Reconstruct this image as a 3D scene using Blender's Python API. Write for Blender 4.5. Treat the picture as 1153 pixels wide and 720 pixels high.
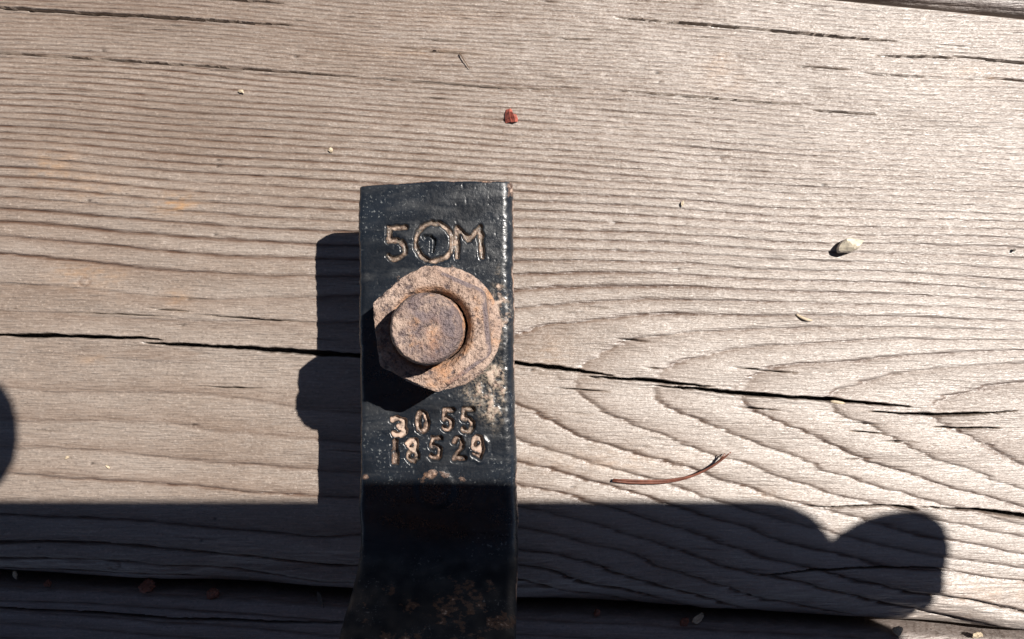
import bpy, bmesh, math, random
import numpy as np
from mathutils import Vector, Matrix

for o in list(bpy.data.objects):
    bpy.data.objects.remove(o, do_unlink=True)
random.seed(7)
SC = bpy.context.scene
COL = SC.collection
K = 0.18e-3            # metres per unit; the scene is laid out in units of 0.18 mm
DCAM = 888.0           # lens height above the boards, in units

# ------------------------------------------------------------------ camera
cam_d = bpy.data.cameras.new('camera')
cam_d.sensor_fit = 'HORIZONTAL'
cam_d.sensor_width = 36.0
cam_d.lens = 36.0 * DCAM / 1153.0
cam_d.clip_start = 0.002
cam_d.clip_end = 500.0
cam = bpy.data.objects.new('camera', cam_d)
COL.objects.link(cam)
cam.location = (0, 0, DCAM * K)
cam.rotation_euler = (0, 0, 0)
SC.camera = cam

# ------------------------------------------------------------------ daylight
SUN = Vector((0.636, 0.394, 1.0)).normalized()
elev = math.asin(SUN.z)
azim = math.atan2(SUN.y, SUN.x)
world = bpy.data.worlds.new('World')
SC.world = world
world.use_nodes = True
wn = world.node_tree
bg = wn.nodes['Background']
sky = wn.nodes.new('ShaderNodeTexSky')
sky.sky_type = 'NISHITA'
sky.sun_disc = False
sky.sun_elevation = elev
sky.sun_rotation = math.radians(90) - azim
sky.air_density = 0.28
sky.dust_density = 0.0
sky.ozone_density = 1.0
hs = wn.nodes.new('ShaderNodeHueSaturation')
hs.inputs['Saturation'].default_value = 0.8
wn.links.new(sky.outputs[0], hs.inputs['Color'])
wn.links.new(hs.outputs[0], bg.inputs['Color'])
bg.inputs['Strength'].default_value = 0.05
sun_d = bpy.data.lights.new('sun', 'SUN')
sun_d.energy = 5.0
sun_d.angle = math.radians(0.55)
sun_d.color = (1.0, 0.945, 0.88)
sun = bpy.data.objects.new('sun', sun_d)
COL.objects.link(sun)
sun.rotation_euler = SUN.to_track_quat('Z', 'Y').to_euler()
sun.location = (0.3, 0.2, 0.6)
SC.view_settings.view_transform = 'Standard'
SC.view_settings.look = 'None'
SC.view_settings.exposure = 1.02
SC.view_settings.gamma = 1.0
SC.view_settings.use_curve_mapping = False


# ------------------------------------------------------------------ numpy noise
def _hash(ix, iy, seed):
    n = (ix.astype(np.int64) * 374761393 + iy.astype(np.int64) * 668265263 + seed * 2147483647) & 0xffffffff
    n = ((n ^ (n >> 13)) * 1274126177) & 0xffffffff
    n = n ^ (n >> 16)
    return (n & 0xffff) / 65535.0


def vnoise(x, y, seed=0):
    x = np.asarray(x, dtype=np.float64); y = np.asarray(y, dtype=np.float64)
    x, y = np.broadcast_arrays(x, y)
    ix = np.floor(x); iy = np.floor(y)
    fx = x - ix; fy = y - iy
    fx = fx * fx * (3 - 2 * fx); fy = fy * fy * (3 - 2 * fy)
    a = _hash(ix, iy, seed); b = _hash(ix + 1, iy, seed)
    c = _hash(ix, iy + 1, seed); d = _hash(ix + 1, iy + 1, seed)
    return ((a * (1 - fx) + b * fx) * (1 - fy) + (c * (1 - fx) + d * fx) * fy) * 2 - 1


def fbm(x, y, seed=0, octv=3):
    s = 0; a = 1.0; t = 0
    for k in range(octv):
        s = s + a * vnoise(x * 2 ** k, y * 2 ** k, seed + 17 * k); t += a; a *= 0.55
    return s / t


def sstep(a, b, x):
    t = np.clip((x - a) / (b - a), 0, 1)
    return t * t * (3 - 2 * t)


# ------------------------------------------------------------------ object helpers
def link(name, me, parent=None):
    o = bpy.data.objects.new(name, me)
    COL.objects.link(o)
    if parent is not None:
        o.parent = parent
    return o


def tag(o, label=None, cat=None, group=None, kind=None):
    if label: o['label'] = label
    if cat: o['category'] = cat
    if group: o['group'] = group
    if kind: o['kind'] = kind
    return o


def empty(name, loc=(0, 0, 0)):
    e = bpy.data.objects.new(name, None)
    e.empty_display_size = 0.005
    COL.objects.link(e)
    e.location = [c * K for c in loc]
    return e


def mesh_np(name, V, F, attrs=None, mat=None, smooth=True, extra=None):
    """V (n,3) in units, image axes already turned to X right / Y up; F quads (m,4); extra: list of ngons"""
    me = bpy.data.meshes.new(name)
    V = np.asarray(V, dtype=np.float32) * K
    F = np.asarray(F, dtype=np.int32)
    nq = len(F)
    loops = F.reshape(-1)
    starts = np.arange(nq) * 4
    tot = np.full(nq, 4)
    if extra:
        for e in extra:
            starts = np.append(starts, len(loops)); tot = np.append(tot, len(e))
            loops = np.append(loops, np.array(e, dtype=np.int32))
    me.vertices.add(len(V)); me.vertices.foreach_set('co', V.reshape(-1))
    me.loops.add(len(loops)); me.loops.foreach_set('vertex_index', loops.astype(np.int32))
    me.polygons.add(len(starts))
    me.polygons.foreach_set('loop_start', starts.astype(np.int32))
    me.polygons.foreach_set('loop_total', tot.astype(np.int32))
    sm = np.full(len(starts), smooth)
    if extra: sm[nq:] = False
    me.polygons.foreach_set('use_smooth', sm)
    me.update(calc_edges=True)
    me.validate()
    for k, a in (attrs or {}).items():
        at = me.attributes.new(k, 'FLOAT', 'POINT')
        at.data.foreach_set('value', np.asarray(a, dtype=np.float32).reshape(-1))
    if mat: me.materials.append(mat)
    return me


def grid_faces(nr, nc, wrap_c=False):
    r = np.arange(nr - 1)[:, None]
    c = np.arange(nc if wrap_c else nc - 1)[None, :]
    c2 = (c + 1) % nc
    a = r * nc + c; b = r * nc + c2; d = (r + 1) * nc + c2; e = (r + 1) * nc + c
    return np.stack([a, b, d, e], -1).reshape(-1, 4)


# ------------------------------------------------------------------ material helpers
def new_mat(name):
    m = bpy.data.materials.new(name); m.use_nodes = True
    nt = m.node_tree
    return m, nt, nt.nodes['Principled BSDF']


class NB:
    def __init__(self, nt): self.nt = nt
    def n(self, t, **kw):
        nd = self.nt.nodes.new(t)
        for k, v in kw.items(): setattr(nd, k, v)
        return nd
    def put(self, sock, v):
        if hasattr(v, 'is_output') or isinstance(v, bpy.types.NodeSocket): self.nt.links.new(v, sock)
        else: sock.default_value = v
    def coord(self, sx, sy, sz, rot=0.0, off=(0, 0, 0)):
        tc = self.n('ShaderNodeTexCoord'); mp = self.n('ShaderNodeMapping')
        mp.inputs['Scale'].default_value = (sx / K, sy / K, sz / K)
        mp.inputs['Rotation'].default_value = (0, 0, rot)
        mp.inputs['Location'].default_value = off
        self.nt.links.new(tc.outputs['Object'], mp.inputs['Vector'])
        return mp.outputs[0]
    def noise(self, vec, scale=1.0, detail=3.0, rough=0.55, dist=0.0):
        nd = self.n('ShaderNodeTexNoise')
        self.nt.links.new(vec, nd.inputs['Vector'])
        nd.inputs['Scale'].default_value = scale; nd.inputs['Detail'].default_value = detail
        nd.inputs['Roughness'].default_value = rough; nd.inputs['Distortion'].default_value = dist
        return nd.outputs['Fac']
    def attr(self, name):
        nd = self.n('ShaderNodeAttribute', attribute_name=name); return nd.outputs['Fac']
    def math(self, op, a, b=0.0, clamp=False):
        nd = self.n('ShaderNodeMath', operation=op, use_clamp=clamp)
        self.put(nd.inputs[0], a); self.put(nd.inputs[1], b); return nd.outputs[0]
    def ramp(self, f, lo, hi, a=0.0, b=1.0):
        nd = self.n('ShaderNodeMapRange', clamp=True)
        self.put(nd.inputs[0], f)
        for i, v in zip((1, 2, 3, 4), (lo, hi, a, b)): nd.inputs[i].default_value = v
        return nd.outputs[0]
    def mix(self, f, a, b, blend='MIX'):
        nd = self.n('ShaderNodeMix', data_type='RGBA', blend_type=blend)
        self.put(nd.inputs['Factor'], f)
        for s, v in ((nd.inputs[6], a), (nd.inputs[7], b)):
            if isinstance(v, tuple): s.default_value = (*v, 1.0) if len(v) == 3 else v
            else: self.nt.links.new(v, s)
        return nd.outputs[2]
    def bump(self, h, dist, strength=1.0, normal=None):
        nd = self.n('ShaderNodeBump')
        nd.inputs['Strength'].default_value = strength
        nd.inputs['Distance'].default_value = dist * K
        self.nt.links.new(h, nd.inputs['Height'])
        if normal is not None: self.nt.links.new(normal, nd.inputs['Normal'])
        return nd.outputs[0]


def wood_material(name, pale, tan, grey):
    m, nt, bs = new_mat(name); b = NB(nt)
    rot = math.radians(3.3)
    fib = b.noise(b.coord(1 / 26, 1 / 2.2, 1 / 26, rot), 1.0, 3.0, 0.6)
    fib2 = b.noise(b.coord(1 / 9, 1 / 1.5, 1 / 9, rot), 1.0, 2.0, 0.6)
    patch = b.noise(b.coord(1 / 240, 1 / 55, 1 / 200, rot), 1.0, 4.0, 0.55, 0.3)
    fleck = b.noise(b.coord(1 / 14, 1 / 5, 1 / 10, rot), 1.0, 4.0, 0.65)
    speck = b.noise(b.coord(1 / 3.6, 1 / 2.8, 1 / 3, rot), 1.0, 2.0, 0.6)
    col = b.mix(b.ramp(patch, 0.36, 0.66), pale, tan)
    col = b.mix(b.ramp(fleck, 0.5, 0.75, 0, 0.55), col, grey)
    col = b.mix(b.ramp(fib, 0.3, 0.66, 0.6, 0.0), col, tuple(c * 0.55 for c in tan))
    col = b.mix(b.ramp(fib2, 0.3, 0.5, 0.30, 0.0), col, tuple(c * 0.5 for c in grey))
    col = b.mix(b.ramp(speck, 0.58, 0.72, 0, 0.65), col, tuple(min(.62, c * 1.35) for c in pale))
    col = b.mix(b.ramp(speck, 0.42, 0.28, 0, 0.6), col, tuple(c * 0.4 for c in tan))
    tone = b.attr('tone')
    col = b.mix(b.ramp(tone, 0, 1, 0, 0.6), col, tuple(c * 0.66 for c in tan))
    col = b.mix(b.ramp(tone, 0, -1, 0, 0.5), col, tuple(min(.6, c * 1.25) for c in grey))
    stain = b.attr('stain')
    col = b.mix(b.math('MULTIPLY', stain, b.ramp(fleck, .3, .62, .2, 1.0)), col, (0.36, 0.20, 0.085))
    col = b.mix(b.math('MULTIPLY', b.attr('late'), b.ramp(fib, .3, .65, 1.0, .5)), col, (0.110, 0.070, 0.050))
    ring = b.attr('ring')
    ringn = b.math('MULTIPLY', ring, b.ramp(fib, 0.25, 0.6, 1.25, 0.75), True)
    col = b.mix(ringn, col, (0.085, 0.050, 0.034))
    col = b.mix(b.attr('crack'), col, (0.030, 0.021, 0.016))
    nt.links.new(col, bs.inputs['Base Color'])
    nt.links.new(b.ramp(fleck, 0.3, 0.7, 0.44, 0.54), bs.inputs['Roughness'])
    bs.inputs['Specular IOR Level'].default_value = 1.0
    bs.inputs['IOR'].default_value = 1.58
    nt.links.new(b.ramp(b.attr('late'), 0.0, .7, 1.0, .4), bs.inputs['Specular IOR Level'])
    bs.inputs['Anisotropic'].default_value = 0.75
    cv = b.n('ShaderNodeCombineXYZ'); cv.inputs[0].default_value = 0.058; cv.inputs[1].default_value = 1.0
    nt.links.new(cv.outputs[0], bs.inputs['Tangent'])
    h = b.math('ADD', b.math('MULTIPLY', fib, 1.0), b.math('ADD', b.math('MULTIPLY', fib2, 0.35), b.math('MULTIPLY', speck, 0.2)))
    nt.links.new(b.bump(h, 1.8, 1.0), bs.inputs['Normal'])
    return m


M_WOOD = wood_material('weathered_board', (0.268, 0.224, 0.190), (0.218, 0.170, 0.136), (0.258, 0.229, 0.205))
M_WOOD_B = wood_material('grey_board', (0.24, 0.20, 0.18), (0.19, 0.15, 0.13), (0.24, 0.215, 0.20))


def rust_nodes(b, vecs):
    n1, n2, n3 = vecs
    c = b.mix(b.ramp(n1, .35, .65), (0.35, 0.262, 0.212), (0.21, 0.142, 0.108))
    c = b.mix(b.ramp(n2, .56, .72, 0, .7), c, (0.40, 0.19, 0.07))
    c = b.mix(b.ramp(n3, .50, .36, 0, .9), c, (0.05, 0.034, 0.034))
    c = b.mix(b.ramp(n3, .60, .74, 0, .6), c, (0.40, 0.315, 0.25))
    return c


def rusty(name, bumpd=1.6, sc=1.0, dark=0.0):
    m, nt, bs = new_mat(name); b = NB(nt)
    n1 = b.noise(b.coord(1 / 40 / sc, 1 / 40 / sc, 1 / 40 / sc), 1, 4, .6)
    n2 = b.noise(b.coord(1 / 24 / sc, 1 / 24 / sc, 1 / 24 / sc, 0, (3, 8, 1)), 1, 4, .6)
    n3 = b.noise(b.coord(1 / 7, 1 / 7, 1 / 7), 1, 4, .7)
    n4 = b.noise(b.coord(1 / 2.6, 1 / 2.6, 1 / 2.6), 1, 2, .6)
    c = rust_nodes(b, (n1, n2, n3))
    c = b.mix(b.ramp(n4, .46, .28, 0, .8), c, (0.06, 0.035, 0.028))
    if dark: c = b.mix(b.ramp(b.noise(b.coord(1 / 26, 1 / 26, 1 / 26, 0, (4, 1, 7)), 1, 5, .65), .42, .6, .75, 0.0), c, (0.085, 0.062, 0.066))
    wr = b.ramp(b.math('ADD', b.attr('wear'), b.math('MULTIPLY', b.math('SUBTRACT', n3, .5), 1.2)), .35, .62)
    c = b.mix(b.math('MULTIPLY', wr, .85), c, (0.105, 0.082, 0.088))
    c = b.mix(b.math('MULTIPLY', b.attr('orange'), b.ramp(n3, .35, .6)), c, (0.34, 0.15, 0.055))
    nt.links.new(c, bs.inputs['Base Color'])
    nt.links.new(b.ramp(n3, .3, .7, .5, .85), bs.inputs['Roughness'])
    bs.inputs['Specular IOR Level'].default_value = 0.4
    h = b.math('ADD', n3, b.math('MULTIPLY', n4, .6))
    nt.links.new(b.bump(h, bumpd * 2.2), bs.inputs['Normal'])
    return m


M_RUST = rusty('rusty_steel')
M_BOLT = rusty('rusty_bolt_steel', 1.7, 0.8, 0.30)


def bar_material():
    m, nt, bs = new_mat('black_painted_steel'); b = NB(nt)
    n1 = b.noise(b.coord(1 / 40, 1 / 40, 1 / 40), 1, 4, .6)
    n2 = b.noise(b.coord(1 / 22, 1 / 22, 1 / 22, 0, (3, 8, 1)), 1, 4, .6)
    n3 = b.noise(b.coord(1 / 6, 1 / 6, 1 / 6), 1, 4, .7)
    n4 = b.noise(b.coord(1 / 2.6, 1 / 2.6, 1 / 2.6), 1, 2, .6)
    big = b.noise(b.coord(1 / 60, 1 / 45, 1 / 60, 0, (1, 2, 3)), 1, 4, .6)
    paint = b.mix(b.ramp(big, .35, .7), (0.005, 0.0065, 0.009), (0.010, 0.0135, 0.019))
    dust = b.math('MULTIPLY', b.ramp(n4, .60, .72), b.ramp(big, .47, .60))
    paint = b.mix(b.math('MULTIPLY', dust, .75), paint, (0.15, 0.16, 0.16))
    film = b.noise(b.coord(1 / 70, 1 / 18, 1 / 40, .6, (5, 1, 2)), 1, 5, .65, .6)
    paint = b.mix(b.ramp(film, .5, .72, 0, .55), paint, (0.030, 0.032, 0.034))
    rust = rust_nodes(b, (n1, n2, n3))
    ra = b.attr('rust')
    rm = b.ramp(b.math('ADD', ra, b.math('MULTIPLY', b.math('SUBTRACT', n3, .5), 1.1)), .34, .60)
    col = b.mix(rm, paint, rust)
    edge = b.math('MULTIPLY', b.math('MULTIPLY', rm, b.math('SUBTRACT', 1.0, rm)), 3.4, True)
    col = b.mix(edge, col, (0.05, 0.026, 0.016))
    da = b.attr('dust')
    col = b.mix(b.math('MULTIPLY', da, b.ramp(n4, .40, .6)), col, (0.26, 0.215, 0.165))
    nt.links.new(col, bs.inputs['Base Color'])
    rr = b.math('ADD', b.ramp(n3, .3, .7, .20, .34), b.ramp(film, .45, .7, 0, .18))
    nd = b.n('ShaderNodeMix', data_type='FLOAT')
    b.put(nd.inputs['Factor'], rm); b.put(nd.inputs[2], rr); b.put(nd.inputs[3], .7)
    gr = b.attr('grime')
    nt.links.new(b.math('MAXIMUM', nd.outputs[0], b.math('MULTIPLY', gr, .85)), bs.inputs['Roughness'])
    nt.links.new(b.ramp(gr, 0, 1, .5, .08), bs.inputs['Specular IOR Level'])
    h = b.math('ADD', b.math('MULTIPLY', n3, .8), b.math('ADD', b.math('MULTIPLY', n4, .45), b.math('MULTIPLY', rm, .25)))
    nt.links.new(b.bump(h, .42), bs.inputs['Normal'])
    return m


M_BAR = bar_material()


def plain(name, col, rough=.6, var=.3, sc=6.0, bumpd=.5, trans=0.0, spec=.5):
    m, nt, bs = new_mat(name); b = NB(nt)
    n = b.noise(b.coord(1 / sc, 1 / sc, 1 / sc), 1, 4, .6)
    c = b.mix(b.ramp(n, .3, .7), tuple(max(0, x * (1 - var)) for x in col), tuple(min(.9, x * (1 + var)) for x in col))
    nt.links.new(c, bs.inputs['Base Color'])
    bs.inputs['Roughness'].default_value = rough
    bs.inputs['Specular IOR Level'].default_value = spec
    if trans: bs.inputs['Transmission Weight'].default_value = trans
    nt.links.new(b.bump(n, bumpd), bs.inputs['Normal'])
    return m


# ================================================================== THE DECK
# Growth-ring field of the middle board: (x, y) -> ring number, fitted through lines seen on the board.
RING = []


def col_pts(x, d):
    for y, p in d: RING.append((x, y, p))


def line_pts(p, pts):
    for x, y in pts: RING.append((x, y, p))


col_pts(0, [(286, 4), (266, 5), (249.4, 6), (234.7, 7), (221.7, 8), (210, 9), (198.2, 10), (187.8, 11), (174.6, 12), (166, 13), (157, 14), (149, 15),
            (141.6, 16), (133, 17), (126, 18), (111.6, 20), (96.5, 22), (80.5, 24), (71, 26), (60, 28), (30, 34), (5, 39),
            (321, 3), (350, 2), (378, 1.25), (415, 1.2), (437, 2), (474, 3), (505, 4), (532, 5), (579, 6), (609, 7), (628, 8), (645, 9)])
col_pts(200, [(360, 2), (338, 3), (304, 4), (284, 5), (266.5, 6), (251, 7), (237.3, 8), (225.5, 9), (214.7, 10), (204, 11), (193, 12), (182.4, 13),
              (173, 14), (164, 15), (155.5, 16), (147.7, 17), (140.7, 18), (134.6, 19), (117, 21), (102.5, 23), (88.6, 25), (73, 27), (40, 34), (15, 39),
              (400, .9), (442, 2), (479, 3), (516, 4), (546, 5), (589, 6), (618, 7), (637, 8), (650, 9)])
col_pts(400, [(249.4, 8), (237.6, 9), (226.9, 10), (216.5, 11), (204.3, 12), (194, 13), (184.3, 14), (176.7, 15), (168.5, 16), (160.7, 17), (153.75, 18),
              (146, 19), (138, 20), (130, 21), (122.5, 22), (115.5, 23), (101, 26), (87, 28), (50, 36), (20, 42), (602, 6), (646, 7.3), (668, 8.6)])
col_pts(350, [(274.6, 6), (291, 5), (363, 2), (460, 2), (495, 3), (530, 4), (557, 5)])
RING.append((375, 260.7, 7))
col_pts(583, [(377, 1), (347, 2), (326.5, 3), (308, 4), (293.7, 5), (280.7, 6), (268.5, 7), (256.4, 8), (246.3, 9), (236.4, 10), (226.5, 11), (214.7, 12), (206, 13),
              (197.4, 14), (188.7, 15), (180, 16), (166.8, 18), (153, 20), (136.4, 22), (122, 24), (107, 27), (95.6, 29), (78, 32), (50, 38), (20, 44), (0, 48)])
col_pts(780, [(286, 6), (275, 7), (265, 8), (256.4, 9), (246, 10), (237, 11), (226, 12), (217.3, 13), (210.4, 14), (202.6, 15), (195.6, 16), (188.7, 17), (174.6, 19),
              (157, 21), (144, 23), (126, 26), (108.6, 29), (88, 33), (60, 39), (30, 45), (5, 50)])
col_pts(860, [(389, -1), (370.6, 0), (355, 1), (340, 2), (327, 3), (315, 4), (303, 5), (291, 6), (281, 7), (271.7, 8), (261, 9), (250, 10), (242.6, 11)])
col_pts(1000, [(381, -1), (369, 0), (356, 1), (343, 2), (332, 3), (318.6, 4), (306.5, 5), (296, 6), (286, 7), (274, 8), (266, 9), (256, 10), (246.6, 11), (228, 13), (206, 16), (180, 20), (150, 25), (120, 31), (90, 37), (60, 43), (30, 50)])
col_pts(1153, [(383, -1), (373, 0), (362.7, 1), (349.5, 2), (339, 3), (328, 4), (316, 5), (304.6, 6), (291, 7), (279, 8), (269, 9), (260, 10), (250, 11), (235.5, 13), (211, 16), (193, 19), (150, 26), (110, 34), (70, 42), (35, 50)])
line_pts(1, [(586, 456), (625, 477), (659, 494), (700, 505), (753, 520), (820, 542), (860, 555), (920, 572), (985, 588), (1047, 605), (1153, 625)])
line_pts(2, [(350, 460), (589, 495), (638, 512), (685, 526), (758, 548), (802, 563), (870, 582), (960, 605), (1054, 626), (1153, 641)])
line_pts(3, [(589, 520), (622, 527.5), (690, 548), (742, 564), (830, 590), (940, 622), (1061, 643), (1153, 655)])
line_pts(4, [(589, 546), (622, 553.5), (651, 561), (740, 588), (850, 625), (953, 652), (1022, 666), (1066, 674), (1153, 690)])
line_pts(5, [(586, 571), (700, 600), (800, 632), (905, 655), (953, 667), (1022, 685), (1118, 709)])
line_pts(6, [(586, 595), (706, 622), (786, 651), (860, 678), (931, 692)])
line_pts(7, [(586, 618), (695, 646), (768, 668), (823, 683)])
line_pts(8, [(583, 636), (664, 660), (745, 680)])
line_pts(9, [(581, 652), (682, 677)])
line_pts(0, [(648, 420), (651, 440), (685, 464), (716, 479), (781, 503), (860, 530), (953, 561), (988, 567), (1090, 592), (1153, 606)])
line_pts(0, [(665, 404), (690, 390), (740, 379), (800, 373)])
line_pts(1, [(620, 366), (690, 357), (760, 353)])
line_pts(2, [(640, 341), (700, 337), (780, 337)])
line_pts(-1, [(736, 430), (740, 447), (758, 461), (781, 470), (820, 488), (860, 503), (900, 517), (953, 537), (1031, 561), (1090, 577), (1153, 592)])
line_pts(-1, [(745, 416), (790, 400), (820, 393), (930, 385)])
line_pts(-2, [(836, 443), (857, 466), (883, 475.5), (918, 491), (953, 509), (984, 520), (1028, 534), (1074, 549), (1118, 560), (1153, 572)])
line_pts(-2, [(850, 420), (880, 412), (940, 408), (990, 403), (1040, 399), (1153, 395)])
line_pts(-3, [(932, 452), (953, 470), (984, 481), (1022, 502.6), (1066, 521), (1109, 535.5), (1153, 551)])
line_pts(-3, [(940, 441), (960, 432), (1005, 422), (1040, 416), (1153, 409)])
line_pts(-4, [(1050, 470), (1080, 487), (1114, 502.5), (1153, 522.5)])
line_pts(-4, [(1052, 456), (1087, 440), (1129, 434), (1160, 431)])
RING = np.array(RING, dtype=np.float64)


def tps_fit(P, v, lam):
    n = len(P)
    d2 = ((P[:, None, :] - P[None, :, :]) ** 2).sum(-1)
    Km = np.where(d2 > 0, 0.5 * d2 * np.log(np.maximum(d2, 1e-12)), 0) + lam * np.eye(n)
    A = np.zeros((n + 3, n + 3)); A[:n, :n] = Km
    Q = np.c_[np.ones(n), P]; A[:n, n:] = Q; A[n:, :n] = Q.T
    return np.linalg.solve(A, np.r_[v, 0, 0, 0])


def tps_eval(P, w, X):
    out = np.empty(len(X)); n = len(P)
    for i in range(0, len(X), 20000):
        x = X[i:i + 20000]
        d2 = (x[:, None, 0] - P[None, :, 0]) ** 2 + (x[:, None, 1] - P[None, :, 1]) ** 2
        out[i:i + 20000] = (0.5 * d2 * np.log(np.maximum(d2, 1e-12))) @ w[:n] + w[n] + x @ w[n + 1:]
    return out


def ring_field(x, y):
    S = np.array([1 / 400., 1 / 130.])
    P = RING[:, :2] * S
    w = tps_fit(P, RING[:, 2], 3e-3)
    gx = np.arange(-60, 1221, 16.0); gy = np.arange(-130, 781, 6.0)
    G = np.stack(np.meshgrid(gx, gy), -1).reshape(-1, 2)
    val = tps_eval(P, w, G * S).reshape(len(gy), len(gx))
    xc = np.clip(x, -58, 1200)
    yy = y - (x - xc) * 0.06
    fx = (xc - gx[0]) / 16.0; fy = np.clip((yy - gy[0]) / 6.0, 0, len(gy) - 1.001)
    ix = np.floor(fx).astype(int); iy = np.floor(fy).astype(int); fx -= ix; fy -= iy
    return (val[iy, ix] * (1 - fx) + val[iy, ix + 1] * fx) * (1 - fy) + (val[iy + 1, ix] * (1 - fx) + val[iy + 1, ix + 1] * fx) * fy


# checks (drying cracks): points, half width, depth
CRACKS = [
    ([(-60, 377), (0, 378), (80, 379), (165, 381), (184, 384)], 2.3, 26), ([(158, 385), (185, 388), (270, 392), (360, 398), (420, 402), (500, 405), (583, 410), (640, 416), (692, 424)], 2.7, 26),
    ([(662, 424), (700, 427), (740, 430), (802, 436)], 2.4, 24), ([(735, 434), (800, 440), (850, 445), (900, 448), (960, 453), (1028, 459)], 2.7, 28),
    ([(978, 464), (1020, 466.5), (1070, 467.5), (1110, 466), (1146, 462)], 2.1, 20), ([(1052, 481), (1085, 482.5), (1130, 482)], 1.5, 14),
    ([(903, 569), (930, 571), (960, 571), (1000, 569), (1032, 571)], 1.7, 16), ([(1003, 569), (1018, 572), (1034, 574)], 2.4, 14),
    ([(1036, 571), (1090, 574), (1135, 579), (1160, 584), (1250, 590)], 2.6, 24), ([(-60, 6), (0, 9), (110, 16), (210, 22), (332, 29)], 1.7, 18),
    ([(225, -2), (322, 4)], 1.2, 12), ([(-60, 57), (0, 60), (100, 66), (200, 73), (310, 80), (405, 87)], 1.1, 10),
    ([(690, 19), (753, 25.5), (850, 33), (960, 43), (1012, 47)], 1.4, 15), ([(985, 63), (1040, 64.5), (1080, 66)], 1.3, 12), ([(1072, 63.5), (1110, 67), (1160, 71.5), (1250, 76)], 1.8, 18),
    ([(893, 74), (960, 79)], 1.0, 9), ([(960, 82), (1000, 85), (1065, 88)], .8, 6), ([(1105, 87), (1160, 93)], 1.0, 9),
    ([(685, 101), (753, 107), (810, 112), (917, 119)], 1.1, 10), ([(912, 124.5), (950, 127), (988, 129.5)], 1.2, 10),
    ([(615, 436), (650, 438.5), (689, 441.5)], 1.0, 9), ([(820, 413), (860, 417), (900, 420.5)], 1.1, 10), ([(826, 458), (882, 463)], .9, 8),
    ([(955, 485.5), (996, 489)], 1.0, 9), ([(990, 497), (1036, 498)], .8, 7), ([(722, 413), (748, 416)], .8, 6), ([(166, 347), (190, 349), (214, 351)], 1.0, 9),
    ([(222, 355), (280, 359), (350, 363)], 1.0, 9), ([(66, 352), (140, 354), (203, 358)], .8, 7), ([(220, 435), (260, 437), (298, 438)], .9, 8),
    ([(172, 334), (243, 338)], .6, 5), ([(688, 381), (710, 382.5), (732, 385.5)], .9, 8), ([(850, 649), (918, 643), (980, 640), (1035, 639), (1078, 642)], 1.4, 12),
    ([(442, 53), (490, 58), (545, 62)], .9, 7), ([(470, 44), (527, 47)], .7, 6), ([(545, 48), (592, 50)], .6, 5), ([(622, 43), (668, 45.5)], .7, 6),
    ([(950, 518), (968, 517)], .8, 6), ([(925, 475), (1000, 479)], .7, 5), ([(380, 86), (470, 92), (560, 99), (670, 103)], .7, 5)]
_r = random.Random(5)
for _ in range(90):
    x0 = _r.uniform(-50, 1150); y0 = _r.uniform(0, 130) if _r.random() < .6 else _r.uniform(130, 640)
    L = _r.uniform(15, 70); s = .058 if y0 < 320 else .075
    CRACKS.append(([(x0, y0), (x0 + L * .5, y0 + s * L * .5 + _r.uniform(-.5, .5)), (x0 + L, y0 + s * L)], _r.uniform(.35, .65), _r.uniform(1.5, 3.5)))


def board_edges(points):
    p = np.array(points, dtype=float)
    return lambda x: np.interp(x, p[:, 0], p[:, 1])


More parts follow.
